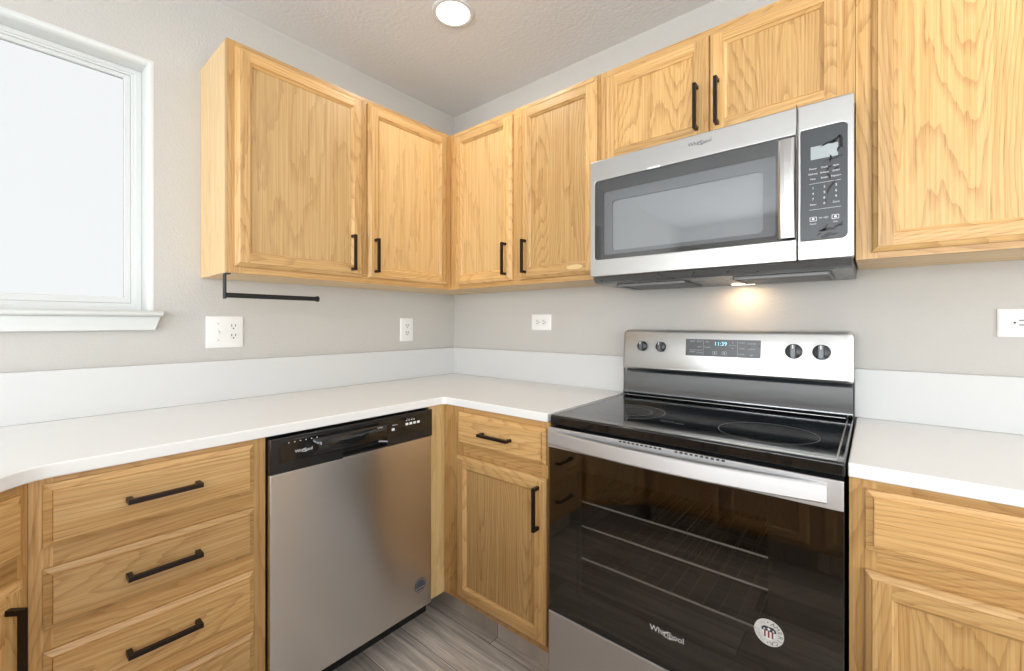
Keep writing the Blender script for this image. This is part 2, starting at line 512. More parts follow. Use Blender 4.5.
# the openings behind the camera that light the room
def far_window(name, fn, a0, a1, z0, z1, nm):
    b = MB()
    R = [(a0, z0), (a1, z0), (a1, z1), (a0, z1)]
    b.ring(R, inset(R, .05), fn, .03, .09)
    am = (a0 + a1) / 2
    b.prism([(am - .03, z0 + .05), (am + .03, z0 + .05), (am + .03, z1 - .05), (am - .03, z1 - .05)], fn, .035, .085)
    w = structure(b.build(name, VINYL, weld=False))
    b = MB(); b.prism(inset(R, .045), fn, .057, .063); b.build('pane', PANE, w)
far_window('door_1', lambda a, z, d: (a, Y1 - d, z), .3, 2.5, .03, 2.15, 1)
far_window('window_2', lambda a, z, d: (a, Y1 - d, z), 2.7, 3.9, .75, 2.1, 1)
far_window('window_3', lambda a, z, d: (X1 + d, a, z), -4.2, -2.7, .6, 2.1, 1)
far_window('window_4', lambda a, z, d: (X1 + d, a, z), -2.1, -.6, .6, 2.1, 1)

# daylight entering through those openings
DAY = (0.96, 0.98, 1.0)
DAYLIGHTS = [((1.4, Y1 - .16, 1.09), (math.radians(90), 0, 0), 2.1, 2.05, 102),
             ((3.3, Y1 - .16, 1.42), (math.radians(90), 0, 0), 1.1, 1.3, 44),
             ((X1 + .16, -3.45, 1.35), (math.radians(90), 0, math.radians(90)), 1.4, 1.4, 40),
             ((X1 + .16, -1.35, 1.35), (math.radians(90), 0, math.radians(90)), 1.4, 1.4, 30)]
for loc, rot, sx, sy, pw in DAYLIGHTS:
    area_light('daylight', loc, rot, sx, sy, pw, DAY)

# ------------------------------------------------------------------ recessed ceiling lights
def ceiling_light(x, y, label, seen):
    t = thing('recessed_ceiling_light', label, 'ceiling light', (x, y, ZC), 0, 'recessed ceiling lights')
    b = MB()
    b.lathe((0, 0, 0), (0, 0, -1), [(.083, .0005), (.082, .004), (.078, .0065), (.068, .0055), (.064, .0025)], 40, cap=False)
    b.build('trim_ring', VINYL, t, smooth=True, angle=60)
    b = MB()
    b.lathe((0, 0, 0), (0, 0, -1), [(.066, .001), (.063, .0065), (.03, .0085)], 40)
    b.build('lens', LENS, t, smooth=True, angle=60)
    l = area_light('downlight', (x, y, ZC - .012), (0, 0, 0), .10, .10, DOWNLIGHT_W, (1.0, .975, .935), 'DISK')
    return t
DL = ['white recessed ceiling light above the corner cabinets', 'white recessed ceiling light above the counter right of the range',
      'recessed ceiling light above the cabinets opposite the range',
      'recessed ceiling light in the open room near the right windows', 'recessed ceiling light in the far right of the open room',
      'recessed ceiling light near the glass door']
for (x, y), s in zip(DOWNLIGHTS, DL): ceiling_light(x, y, s, True)

# ------------------------------------------------------------------ cabinets
def make_handle_mesh(length):
    """square bar pull, upright, centred; sits on the plane y = 0 and sticks out to -y"""
    b = MB()
    h = length / 2; w = .0052
    b.box(-w, w, -.031, -.022, -h, h)
    b.box(-w, w, -.0225, 0, h - .0105, h)
    b.box(-w, w, -.0225, 0, -h, -h + .0105)
    return b
HANDLES = {}
def handle(parent, x, z, y, horizontal, length=.142):
    key = (horizontal, length)
    if key not in HANDLES:
        b = make_handle_mesh(length)
        if horizontal: b.v = [(p[2], p[1], p[0]) for p in b.v]; b.f = [f[::-1] for f in b.f]; b.uv = [u[::-1] for u in b.uv]
        o = b.build('handle', BRONZE, parent, bevel=.0009, weld=False)
        HANDLES[key] = o
    else:
        o = HANDLES[key].copy(); COL.objects.link(o); o.parent = parent
    o.location = (x, y, z)
    return o

def front_rings(b, x0, x1, z0, z1, rings, D, grain=None):
    """mitred frame between successive insets (inset, height above the face)"""
    for (i0, h0), (i1, h1) in zip(rings, rings[1:]):
        A = [(x0 + i0, z0 + i0), (x1 - i0, z0 + i0), (x1 - i0, z1 - i0), (x0 + i0, z1 - i0)]
        B = [(x0 + i1, z0 + i1), (x1 - i1, z0 + i1), (x1 - i1, z1 - i1), (x0 + i1, z1 - i1)]
        for k in range(4):
            j = (k + 1) % 4
            pts = [(A[k][0], -D - h0, A[k][1]), (A[j][0], -D - h0, A[j][1]), (B[j][0], -D - h1, B[j][1]), (B[k][0], -D - h1, B[k][1])]
            g = grain if grain is not None else (0 if k in (0, 2) else 2)
            o = b._o[k]
            uvs = [((p[0] if g == 0 else p[2]) + o[0], (p[2] if g == 0 else p[0]) + o[1] + p[1] * .5) for p in pts]
            b.poly(pts, uvs)

def door(parent, x0, x1, z0, z1, D, hx=None, hz=None, name='door', horiz=False, hlen=.142, panel=None):
    TH = .019
    b = MB(); b._o = [b.off() for _ in range(4)]
    SI, SO = .0125, .042
    front_rings(b, x0, x1, z0, z1, [(0, .0008), (0, .0085), (.003, .012), (.0105, .0165), (SI, TH)], D)
    # stiles run the full height, rails between them
    def q(xa, xb, za, zb, g, o):
        pts = [(xa, -D - TH, za), (xb, -D - TH, za), (xb, -D - TH, zb), (xa, -D - TH, zb)]
        b.poly(pts, [((p[0] if g == 0 else p[2]) + o[0], (p[2] if g == 0 else p[0]) + o[1]) for p in pts])
    q(x0 + SI, x0 + SO, z0 + SI, z1 - SI, 2, b._o[3]); q(x1 - SO, x1 - SI, z0 + SI, z1 - SI, 2, b._o[1])
    q(x0 + SO, x1 - SO, z0 + SI, z0 + SO, 0, b._o[0]); q(x0 + SO, x1 - SO, z1 - SO, z1 - SI, 0, b._o[2])
    front_rings(b, x0, x1, z0, z1, [(SO, TH), (SO + .0015, TH - .003), (SO + .0085, TH - .0085), (SO + .0095, TH - .0125)], D)
    d = b.build(name, OAK, parent)
    b = MB(); o = b.off(); k = SO + .004; y = -D - (TH - .012)
    pts = [(x0 + k, y, z0 + k), (x1 - k, y, z0 + k), (x1 - k, y, z1 - k), (x0 + k, y, z1 - k)]
    pb = [(p[0], y + .006, p[2]) for p in pts]
    b.poly(pts, [(p[2] + o[0], p[0] + o[1]) for p in pts])
    b.poly(pb[::-1]); 
    for i in range(4):
        j = (i + 1) % 4; b.poly([pb[i], pb[j], pts[j], pts[i]])
    b.build('panel', panel or OAK_PANEL, d)
    if hx is not None: handle(d, hx, hz, -D - TH + .0003, horiz, hlen)
    return d

def drawer(parent, x0, x1, z0, z1, D, with_handle=True, hx=None):
    TH = .019
    b = MB(); o = b.off(); b._o = [o] * 4
    front_rings(b, x0, x1, z0, z1, [(0, .0008), (0, .0065), (.0125, .0125), (.0138, TH)], D, 0)
    k = .0138
    pts = [(x0 + k, -D - TH, z0 + k), (x1 - k, -D - TH, z0 + k), (x1 - k, -D - TH, z1 - k), (x0 + k, -D - TH, z1 - k)]
    b.poly(pts, [(p[0] + o[0], p[2] + o[1]) for p in pts])
    d = b.build('drawer', OAK, parent)
    if with_handle: handle(d, (x0 + x1) / 2 if hx is None else hx, (z0 + z1) / 2, -D - TH + .0003, True)
    return d

def face_frame(parent, boards, D, th=.019):
    b = MB()
    for g, x0, x1, z0, z1 in boards:
        b.box(x0, x1, -D, -D + th, z0, z1, 0 if g == 'h' else 2)
    return b.build('face_frame', OAK_FRAME, parent, weld=False)

def carcass(parent, x0, x1, D, z0, z1, mat=None):
    b = MB()
    b.box(x0, x1, -D + .019, -.001, z0, z1, 2)
    return b.build('carcass', mat or OAK_SIDE, parent)

UD, UZ0, UZ1 = .2793, 1.3750, 2.1472          # upper cabinets
UH = UZ1 - UZ0
RZ90 = math.pi / 2
Y = lambda y, y0: y - y0

# upper cabinet on the left wall (local x runs from its free end to the corner)
y0 = -1.2578
c = thing('upper_cabinet', 'honey oak wall cabinet beside the window, two doors, black bar under it', 'cabinet', (0, y0, UZ0), RZ90, 'oak wall cabinets')
carcass(c, 0, 1.2568, UD, 0, UH)
w = -UD - y0
face_frame(c, [('v', 0, .045, 0, UH), ('v', w - .05, w, 0, UH), ('v', .46, .525, .038, UH - .038), ('h', .045, w - .05, 0, .038), ('h', .045, w - .05, UH - .038, UH)], UD)
door(c, -1.2365 - y0, -.7705 - y0, .023, UH - .0185, UD, -.8225 - y0, .116, panel=OAK_RIFT)
door(c, -.7460 - y0, -.3105 - y0, .023, UH - .0185, UD, -.7165 - y0, .116, panel=OAK_RIFT)

# upper cabinet on the back wall, between the corner and the microwave
x0 = .2801
c = thing('upper_cabinet', 'honey oak wall cabinet between the corner and the microwave', 'cabinet', (x0, 0, UZ0), 0, 'oak wall cabinets')
w = 1.1195 - x0
carcass(c, 0, w, UD, 0, UH)
face_frame(c, [('v', 0, .06, 0, UH), ('v', w - .03, w, 0, UH), ('v', .40, .48, .038, UH - .038), ('h', .06, w - .03, 0, .038), ('h', .06, w - .03, UH - .038, UH)], UD)
door(c, .329 - x0, .691 - x0, .0215, UH - .0185, UD, .661 - x0, .116, panel=OAK_RIFT)
d4 = door(c, .745 - x0, 1.1085 - x0, .0215, UH - .0185, UD, .772 - x0, .116)
b = MB()
ell = [(1.016 - x0 + .037 * math.cos(t), .052 + .009 * math.sin(t)) for t in [2 * math.pi * k / 24 for k in range(24)]]
b.prism(ell, FRONT, UD + .0188, UD + .0193)
pl = b.build('wood_patch', MAPLE, d4); pl['label'] = 'pale oval wood patch'

# cabinet over the microwave
x0, z0 = 1.1205, 1.790
c = thing('upper_cabinet', 'short honey oak wall cabinet right above the microwave', 'cabinet', (x0, 0, z0), 0, 'oak wall cabinets')
w, h = 1.8715 - x0, UZ1 - z0
carcass(c, 0, w, UD, 0, h)
face_frame(c, [('v', 0, .04, 0, h), ('v', w - .04, w, 0, h), ('h', .04, w - .04, 0, .03), ('h', .04, w - .04, h - .04, h), ('v', w / 2 - .02, w / 2 + .02, .03, h - .04)], UD)
door(c, 1.142 - x0, 1.5065 - x0, .007, h - .0225, UD, 1.473 - x0, 1.897 - z0)
door(c, 1.5105 - x0, 1.847 - x0, .007, h - .0225, UD, 1.535 - x0, 1.897 - z0)

# tall upper cabinet right of the microwave
x0 = 1.8725
c = thing('upper_cabinet', 'honey oak wall cabinet right of the microwave', 'cabinet', (x0, 0, UZ0), 0, 'oak wall cabinets')
w = 2.52 - x0
carcass(c, 0, w, UD, 0, UH)
face_frame(c, [('v', 0, .045, 0, UH), ('v', w - .045, w, 0, UH), ('h', .045, w - .045, 0, .038), ('h', .045, w - .045, UH - .038, UH)], UD)
door(c, 1.905 - x0, 2.49 - x0, .016, UH - .0185, UD, 2.46 - x0, .116)

# ---- base cabinets
BD, KZ, BZ1 = .580, .124, .884
BH = BZ1 - KZ
def toe(parent, x0, x1, D=BD):
    b = MB(); b.box(x0, x1, -D + .075, -.02, -KZ, 0)
    return b.build('toe_kick', FLOOR, parent)

# drawer stack left of the dishwasher
y0 = -1.7015
c = thing('drawer_cabinet', 'oak drawer cabinet with four stacked drawers left of the dishwasher', 'cabinet', (0, y0, KZ), RZ90, 'oak base cabinets')
w = -1.2515 - y0
carcass(c, 0, w, BD, 0, BH)
zs = [(.737, .871), (.566, .694), (.388, .521), (.150, .349)]
rails = [('h', .035, w - .03, BH - .035, BH), ('h', .035, w - .03, 0, .04)]
for (lo, hi), (lo2, hi2) in zip(zs, zs[1:]): rails.append(('h', .035, w - .03, hi2 - KZ - .008, lo - KZ + .008))
face_frame(c, [('v', 0, .035, 0, BH), ('v', w - .03, w, 0, BH)] + rails, BD)
for lo, hi in zs: drawer(c, -1.681 - y0, -1.2835 - y0, lo - KZ, hi - KZ, BD)
toe(c, 0, w)

# diagonal corner cabinet at the left edge of the picture
DG = math.radians(135)
L = .402
p0 = Vector((.578 + L * .7071, -1.7020 - L * .7071, KZ))        # far right end of the diagonal face
c = thing('corner_cabinet', 'diagonal oak corner base cabinet at the left edge of the counter', 'cabinet', p0, DG, 'oak base cabinets')
face_frame(c, [('v', 0, .03, 0, BH), ('v', L - .021, L, 0, BH), ('h', .03, L - .021, BH - .04, BH), ('h', .03, L - .021, 0, .04), ('h', .03, L - .021, .565, .625)], 0)
inv_ = Matrix.Rotation(-DG, 3, 'Z')
foot = [(.003, -1.7025), (.003, -2.60), (p0.x - .001, -2.60), (p0.x - .001, p0.y - .028), (.578 - .03, -1.7025)]
b = MB()
pts = [inv_ @ (Vector((a, q, 0)) - Vector((p0.x, p0.y, 0))) for a, q in foot]
b.prism([(p.x, p.y) for p in pts], UPZ, 0, BH)
b.build('carcass', OAK_SIDE, c)
foot = [(.02, -1.72), (.02, -2.58), (p0.x - .02, -2.58), (p0.x - .02, p0.y - .12), (.578 - .12, -1.72)]
b = MB()
pts = [inv_ @ (Vector((a, q, 0)) - Vector((p0.x, p0.y, 0))) for a, q in foot]
b.prism([(p.x, p.y) for p in pts], UPZ, -KZ, 0)
b.build('toe_kick', FLOOR, c)
d = drawer(c, .02, L - .020, .737 - KZ, .862 - KZ, 0, False); d.name = 'false_drawer_front'
door(c, .02, L - .020, .150 - KZ, .694 - KZ, 0, L - .058, .585 - KZ)

# base cabinet in the corner, left of the range
c = thing('base_cabinet', 'oak base cabinet with one drawer over one door between dishwasher and range', 'cabinet', (0, 0, KZ), 0, 'oak base cabinets')
xr = 1.0985
carcass(c, .003, xr, BD, 0, BH)
face_frame(c, [('v', .579, .690, 0, BH), ('v', 1.065, xr, 0, BH), ('h', .690, 1.065, BH - .035, BH), ('h', .690, 1.065, 0, .045), ('h', .690, 1.065, .690 - KZ, .745 - KZ)], BD)
drawer(c, .668, 1.0865, .740 - KZ, .862 - KZ, BD)
door(c, .662, 1.0895, .147 - KZ, .697 - KZ, BD, 1.062, .600 - KZ)
toe(c, .02, xr)

# filler strip between the dishwasher and the corner
b = MB(); b.box(.559, .578, -.660, -.5785, KZ, BZ1, 2)
tag(b.build('filler_strip', MAPLE, bevel=.0008), 'pale wood filler strip between dishwasher and corner cabinet', 'filler strip')

# base cabinet right of the range
x0 = 1.8690
c = thing('base_cabinet', 'oak base cabinet right of the range', 'cabinet', (x0, 0, KZ), 0, 'oak base cabinets')
w = 2.52 - x0
carcass(c, 0, w, BD, 0, BH)
face_frame(c, [('v', 0, .045, 0, BH), ('v', w - .045, w, 0, BH), ('h', .045, w - .045, BH - .035, BH), ('h', .045, w - .045, 0, .045), ('h', .045, w - .045, .690 - KZ, .745 - KZ)], BD)
drawer(c, 1.896 - x0, 2.49 - x0, .740 - KZ, .865 - KZ, BD)
door(c, 1.8945 - x0, 2.49 - x0, .147 - KZ, .698 - KZ, BD, 2.46 - x0, .600 - KZ)
toe(c, 0, w)

# run opposite the range (seen only as a reflection in the oven glass)
OY = -2.60
for xa, xb, lab in ((p0.x + .001, 1.70, 'oak base cabinet opposite the range, next to the diagonal corner'), (1.701, 2.55, 'oak base cabinet opposite the range, at the open end of its run')):
    c = thing('base_cabinet', lab, 'cabinet', (xb, OY, KZ), math.pi, 'oak base cabinets')
    w = xb - xa; D = -p0.y + OY
    D = -(OY - p0.y)
    carcass(c, 0, w, D, 0, BH)
    m = w / 2
    face_frame(c, [('v', 0, .045, 0, BH), ('v', w - .045, w, 0, BH), ('v', m - .03, m + .03, .045, BH - .035), ('h', .045, w - .045, BH - .035, BH), ('h', .045, w - .045, 0, .045)], D)
    for a, e, hx in ((.025, m - .012, m - .04), (m + .012, w - .025, m + .04)):
        drawer(c, a, e, .740 - KZ, .865 - KZ, D)
        door(c, a, e, .147 - KZ, .697 - KZ, D, hx, .600 - KZ)
    toe(c, 0, w, D)

# ------------------------------------------------------------------ countertops and backsplashes
def fillet(pts, radii, n=8):
    out = []
    N = len(pts)
    for i, (p, r) in enumerate(zip(pts, radii)):
        p = Vector(p); a = Vector(pts[i - 1]); c_ = Vector(pts[(i + 1) % N])
        if r <= 0: out.append(tuple(p)); continue
        u, v = (a - p).normalized(), (c_ - p).normalized()
        ang = u.angle(v); t = r / math.tan(ang / 2)
        cen = p + (u + v).normalized() * (r / math.sin(ang / 2))
        s, e = p + u * t - cen, p + v * t - cen
        a0 = math.atan2(s.y, s.x); a1 = math.atan2(e.y, e.x)
        dlt = (a1 - a0 + math.pi) % (2 * math.pi) - math.pi
        for k in range(n + 1):
            q = a0 + dlt * k / n
            out.append((cen.x + r * math.cos(q), cen.y + r * math.sin(q)))
    return out
CZ0, CZ1, DC = .8845, .914, .594
out = [(.001, -.001), (.001, -2.62), (2.57, -2.62), (2.57, p0.y + .016), (p0.x + .006, p0.y + .016), (.5945, -1.6955), (DC, -DC), (1.097, -DC), (1.097, -.001)]
b = MB()
b.prism(fillet(out, [0, 0, 0, .03, .05, .09, .022, .003, 0]), UPZ, CZ0, CZ1)
tag(b.build('countertop', QUARTZ, bevel=.003, seg=3), 'white quartz countertop wrapping the corner left of the range', 'countertop')
b = MB()
b.prism(fillet([(1.8675, -.001), (1.8675, -DC), (2.57, -DC), (2.57, -.001)], [0, .003, .01, 0]), UPZ, CZ0, CZ1)
tag(b.build('countertop', QUARTZ, bevel=.003, seg=3), 'white quartz countertop right of the range', 'countertop')
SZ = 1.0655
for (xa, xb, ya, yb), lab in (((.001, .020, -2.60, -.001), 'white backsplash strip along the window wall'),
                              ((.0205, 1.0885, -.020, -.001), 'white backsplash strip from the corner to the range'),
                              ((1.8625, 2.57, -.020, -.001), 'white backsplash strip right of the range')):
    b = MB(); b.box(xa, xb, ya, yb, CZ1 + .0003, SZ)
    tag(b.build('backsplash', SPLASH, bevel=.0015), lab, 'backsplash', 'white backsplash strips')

# ------------------------------------------------------------------ dishwasher (faces +x)
DX = .600
dy0, dy1 = -1.2475, -.6645
dw = thing('dishwasher', 'stainless steel dishwasher with a black control panel', 'dishwasher', (.3, (dy0 + dy1) / 2, 0))
O = tuple(dw.location)
b = MB(); b.box(.03, .560, dy0 + .008, dy1 - .006, .128, .872); b.build('tub', BLACK_BODY, dw, O)
b = MB(); b.box(.40, .468, dy0 + .01, -.585, .0, .128); b.build('kick_plate', BLACK_PLASTIC, dw, O)
b = MB(); b.prism(rrect(dy0, dy1, .131, .7745, .004), FACEX, .565, DX)
dd = b.build('door', STEEL_DW, dw, O, bevel=.004, seg=3)
b = MB()
PX = DX + .004
py0, py1, pz0, pz1 = -1.032, -.868, .780, .8015           # hand pocket
b.box(.565, PX, dy0, py0, .7755, .8765); b.box(.565, PX, py1, dy1, .7755, .8765)
b.box(.565, PX, py0, py1, pz1, .8765); b.box(.565, PX, py0, py1, .7755, pz0)
b.box(.565, PX - .03, py0, py1, pz0, pz1)
cp = b.build('control_panel', BLACK_PLASTIC, dw, O, bevel=.002)
b = MB(); b.prism(rrect(-1.2215, -.676, .8035, .8665, (.002, .006, .014, .002)), FACEX, PX - .001, PX + .0016)
b.build('panel_insert', BLACK_GLOSS, cp, O, bevel=.001)
b = MB()                                                    # rounded grip over the pocket
loops = []
for y, s in ((-1.128, .0), (-1.120, .75), (-1.105, 1), (-.885, 1), (-.874, .8), (-.868, .0)):
    loops.append([(PX + .001 + s * .016 * math.sin(math.radians(a)) ** .8, y, .832 - (.026) * math.cos(math.radians(a))) for a in range(0, 181, 15)])
b.loft(loops, closed=False)
b.build('grip', BLACK_GLOSS, cp, O, smooth=True, angle=60)
b = MB()
b.prism([(py1 - .034, pz1 - .001), (py1 + .002, pz1 - .009), (py1 + .002, pz1 - .005), (py1 - .030, pz1 + .003)], FACEX, PX + .0004, PX + .004)
b.build('pocket_lip', MARK_GREY, cp, O)
def whirl(b, cx, cz, size, fn, d, mi=0):
    """the maker's lettering with its swoosh ring, as it reads on the appliance"""
    b.text('Whirlpool', size, lambda a, z, q: fn(cx + a, cz + z, q), d, mi)
    n = 28; rx, rz = size * .95, size * .36
    for k in range(n):
        t0, t1 = [math.radians(-30 - 250 * (k + e) / n) for e in (0, 1)]
        w = size * .045
        P = lambda t, s: fn(cx + size * .45 + (rx + s) * math.cos(t) * .95 - (rz) * math.sin(t) * .2, cz - size * .03 + (rz + s) * math.sin(t) + rx * math.cos(t) * .16, d)
        b.poly([P(t0, w), P(t1, w), P(t1, -w), P(t0, -w)], mi=mi)
b = MB()
whirl(b, -1.154, .830, .0125, FACEX, PX + .0020)
for k in range(6): 
    yy = -1.199 + k * .0165
    b.prism(rrect(yy, yy + .0035, .8585, .8605, .0005, 2), FACEX, PX + .0016, PX + .002)
b.text('CYCLES', .006, lambda a, z, q: (q, -.905 + a, .852 + z), PX + .0182)
b.text('Options', .0065, lambda a, z, q: (q, -.835 + a, .846 + z), PX + .002)
for k, ch in enumerate(('Normal', 'Heavy')): b.text(ch, .004, lambda a, z, q: (q, -.778 + k * .018 + a, .858 + z), PX + .002)
for k in range(4): b.prism(rrect(-.787 + .011 * k, -.782 + .011 * k, .8515, .8545, .001, 2), FACEX, PX + .0016, PX + .002)
for k in range(4): b.prism(rrect(-.789 + .017 * k, -.777 + .017 * k, .836, .8445, .001, 2), FACEX, PX + .0016, PX + .002)
b.prism(rrect(-.848, -.836, .827, .836, .001, 2), FACEX, PX + .0016, PX + .002)
b.build('panel_markings', MARK_WHITE, cp, O, weld=False)
b = MB()
cy, cz, r = -.7185, .222, .0265
circ = lambda rad, n=32: [(cy + rad * math.cos(2 * math.pi * k / n), cz + rad * math.sin(2 * math.pi * k / n)) for k in range(n)]
b.prism(circ(r), FACEX, DX - .0005, DX + .0004, 0)
b.ring(circ(r * .98), circ(r * .90), FACEX, DX + .0004, DX + .0007, 1)
for k, hw in enumerate((.50, .70, .80, .82)):
    z = cz + .0145 - k * .0062
    b.prism([(cy - r * hw, z - .0022), (cy + r * hw, z - .0022), (cy + r * hw, z + .0022), (cy - r * hw, z + .0022)], FACEX, DX + .0004, DX + .0007, 1)
b.prism([(cy - r * .55, cz - .0165), (cy + r * .55, cz - .0165), (cy + r * .55, cz - .0125), (cy - r * .55, cz - .0125)], FACEX, DX + .0004, DX + .0007, 1)
st = b.build('sticker', [simple('clear_sticker', (.22, .20, .20), .45), NAVY], dd, O, weld=False)
st['label'] = 'round sticker with dark blue lines'

# ------------------------------------------------------------------ range
rx0, rx1 = 1.1125, 1.8635
rg = thing('range', 'stainless steel electric range with a black glass cooktop and oven door', 'range', ((rx0 + rx1) / 2, -.3, 0))
O = tuple(rg.location)
RY = -.575                                        # front of the oven box
b = MB()
b.box(rx0 + .004, rx0 + .022, RY, -.025, .03, .882); b.box(rx1 - .022, rx1 - .004, RY, -.025, .03, .882)
b.box(rx0 + .022, rx1 - .022, -.045, -.025, .03, .882); b.box(rx0 + .022, rx1 - .022, RY, -.045, .03, .06)
b.box(rx0 + .022, rx1 - .022, RY, -.045, .845, .882); b.box(rx0 + .022, rx1 - .022, RY, -.045, .285, .305)
for x in (rx0 + .05, rx1 - .05):
    for y in (-.52, -.09): b.tube((x, y, 0), (x, y, .035), .016, n=12)
b.build('body', BLACK_BODY, rg, O, weld=False)
b = MB()                                          # oven cavity, open to the front
cx0, cx1, cz0, cz1, cyb = rx0 + .045, rx1 - .045, .325, .825, -.07
b.box(cx0, cx1, RY - .001, cyb, cz0, cz1, skip='-y')
b.f = [f[::-1] for f in b.f]; b.uv = [u[::-1] for u in b.uv]
b.build('oven_cavity', OVEN_ENAMEL, rg, O)
for z in (.640, .562, .460):                      # three wire racks
    b = MB()
    for y in (-.545, -.30, -.10): b.tube((cx0 + .002, y, z), (cx1 - .002, y, z), .0028, n=8)
    k = cx0 + .03
    while k < cx1 - .02:
        b.tube((k, -.549, z + .003), (k, -.10, z + .003), .0016, n=6)
        k += .0415
    for i_, f_ in enumerate(b.f):
        b.mi[i_] = 0 if min(b.v[q][1] for q in f_) < -.541 and max(b.v[q][1] for q in f_) < -.5 else 1  # front bars pale, other wires black: dimness inside the oven put into colour
    b.build('oven_rack', [CHROME, BLACK_METAL], rg, O, weld=False, smooth=True, angle=60)

ol = bpy.data.lights.new('rack_fill_light', 'POINT')  # added fill light that makes the racks show through the oven glass
ol.energy = .5; ol.shadow_soft_size = .03; ol.color = (1.0, .95, .86)
oo = bpy.data.objects.new('rack_fill_light', ol); oo.location = (1.488, -.30, .79); COL.objects.link(oo)

# cooktop
b = MB(); b.prism(rrect(rx0, rx1, -.603, -.030, .006), UPZ, .8825, .914)
ct = b.build('cooktop', GLASS_TOP, rg, O, bevel=.005, seg=4)
b = MB()
b.ring(rrect(rx0 + .012, rx1 - .014, -.585, -.060, .006), rrect(rx0 + .0145, rx1 - .0175, -.5825, -.0625, .005), UPZ, .9138, .9148)
b.build('edge_trim', TRIM_LINE, ct, O)
def ring_print(cx, cy, r, w=.0016):
    b = MB()
    c2 = lambda rad: [(cx + rad * math.cos(2 * math.pi * k / 64), cy + rad * math.sin(2 * math.pi * k / 64)) for k in range(64)]
    b.ring(c2(r), c2(r - w), UPZ, .9136, .91425)
    return b.build('burner_ring', BURN_RING, ct, O)
ring_print(1.688, -.413, .118); ring_print(1.284, -.385, .113); ring_print(1.284, -.385, .074)
b = MB(); b.ring([(1.437 + .020 * math.cos(2 * math.pi * k / 32), -.457 + .008 * math.sin(2 * math.pi * k / 32)) for k in range(32)],
                 [(1.437 + .018 * math.cos(2 * math.pi * k / 32), -.457 + .0065 * math.sin(2 * math.pi * k / 32)) for k in range(32)], UPZ, .9136, .91425)
b.prism([(1.462, -.466), (1.486, -.466), (1.486, -.463), (1.462, -.463)], UPZ, .9136, .91425)
b.build('hot_surface_mark', BURN_RING, ct, O)

# riser and control panel at the back
b = MB()
prof = [(-.028, 1.0215), (-.040, 1.021), (-.046, 1.016), (-.049, 1.006), (-.055, .985), (-.063, .962), (-.072, .944), (-.079, .934), (-.081, .928), (-.078, .921), (-.066, .917), (-.045, .9152), (-.028, .9152)]
b.prism(prof, lambda a, z, d: (d, a, z), rx0 + .003, rx1 - .003)
b.build('riser', ENAMEL, rg, O, smooth=True, angle=50)
PY = .079
tilt = lambda a, z, d: (a, -d + (z - 1.022) * .10 - .004, z)
b = MB()
o_ = rrect(rx0 + .0005, rx1 - .0005, 1.0225, 1.181, (.008, .016, .016, .008), 8)
mid = [(a, z) for a, z in rrect(rx0 + .004, rx1 - .004, 1.026, 1.1765, (.006, .013, .013, .006), 8)]
loops = [[(a, -.004, z) for a, z in o_], [tilt(a, z, PY - .012) for a, z in o_], [tilt(a, z, PY - .004) for a, z in rrect(rx0 + .0015, rx1 - .0015, 1.0235, 1.1785, (.007, .015, .015, .007), 8)],
         [tilt(a, z, PY) for a, z in rrect(rx0 + .010, rx1 - .010, 1.030, 1.1690, (.005, .012, .012, .005), 8)]]
b.loft(loops, True, True)
pan = b.build('control_panel', STEEL_BRIGHT, rg, O, smooth=True, angle=30)
b = MB(); b.prism(rrect(1.3655, 1.6145, 1.0870, 1.1485, .001, 2), tilt, PY - .001, PY + .0008)
b.build('display', DISPLAY, pan, O)
b = MB()
D_ = PY + .0011
T_ = lambda cx, cz: (lambda a, z, d: tilt(cx + a, cz + z, d))
for cx, cz, s in ((1.390, 1.140, 'BAKE'), (1.415, 1.140, 'BROIL'), (1.415, 1.120, 'KEEP'), (1.389, 1.101, 'TIMER'), (1.415, 1.099, 'CLOCK'),
                  (1.442, 1.139, 'SELF'), (1.442, 1.119, 'CLEAN'), (1.556, 1.138, 'START'), (1.587, 1.136, 'CANCEL'), (1.556, 1.118, 'OVEN'), (1.587, 1.117, 'LIGHT'),
                  (1.555, 1.098, 'LOCK'), (1.587, 1.096, 'SET')):
    b.text(s, .0072, T_(cx, cz), D_)
for xa, xb, z in ((1.380, 1.425, 1.1075), (1.515, 1.538, 1.128)):
    b.prism([(xa, z), (xb, z), (xb, z + .0011), (xa, z + .0011)], tilt, D_ - .0004, D_)
for x in (1.428, 1.542): b.prism([(x, 1.090), (x + .0008, 1.090), (x + .0008, 1.145), (x, 1.145)], tilt, D_ - .0004, D_)
for cx in (1.468, 1.500):
    b.ring(rrect(cx - .008, cx + .008, 1.094, 1.106, .002, 3), rrect(cx - .007, cx + .007, 1.095, 1.105, .0015, 3), tilt, D_ - .0004, D_)
    b.prism(rrect(cx - .002, cx + .002, 1.097, 1.103, .0005, 2), tilt, D_ - .0004, D_)
b.poly([tilt(1.524, 1.137, D_), tilt(1.530, 1.137, D_), tilt(1.527, 1.141, D_)]); b.poly([tilt(1.524, 1.120, D_), tilt(1.527, 1.116, D_), tilt(1.530, 1.120, D_)])
b.build('display_markings', MARK_GREY, pan, O, weld=False)
b = MB(); b.text('11:39', .0195, T_(1.487, 1.1325), D_)
b.build('clock_digits', LED, pan, O, weld=False)
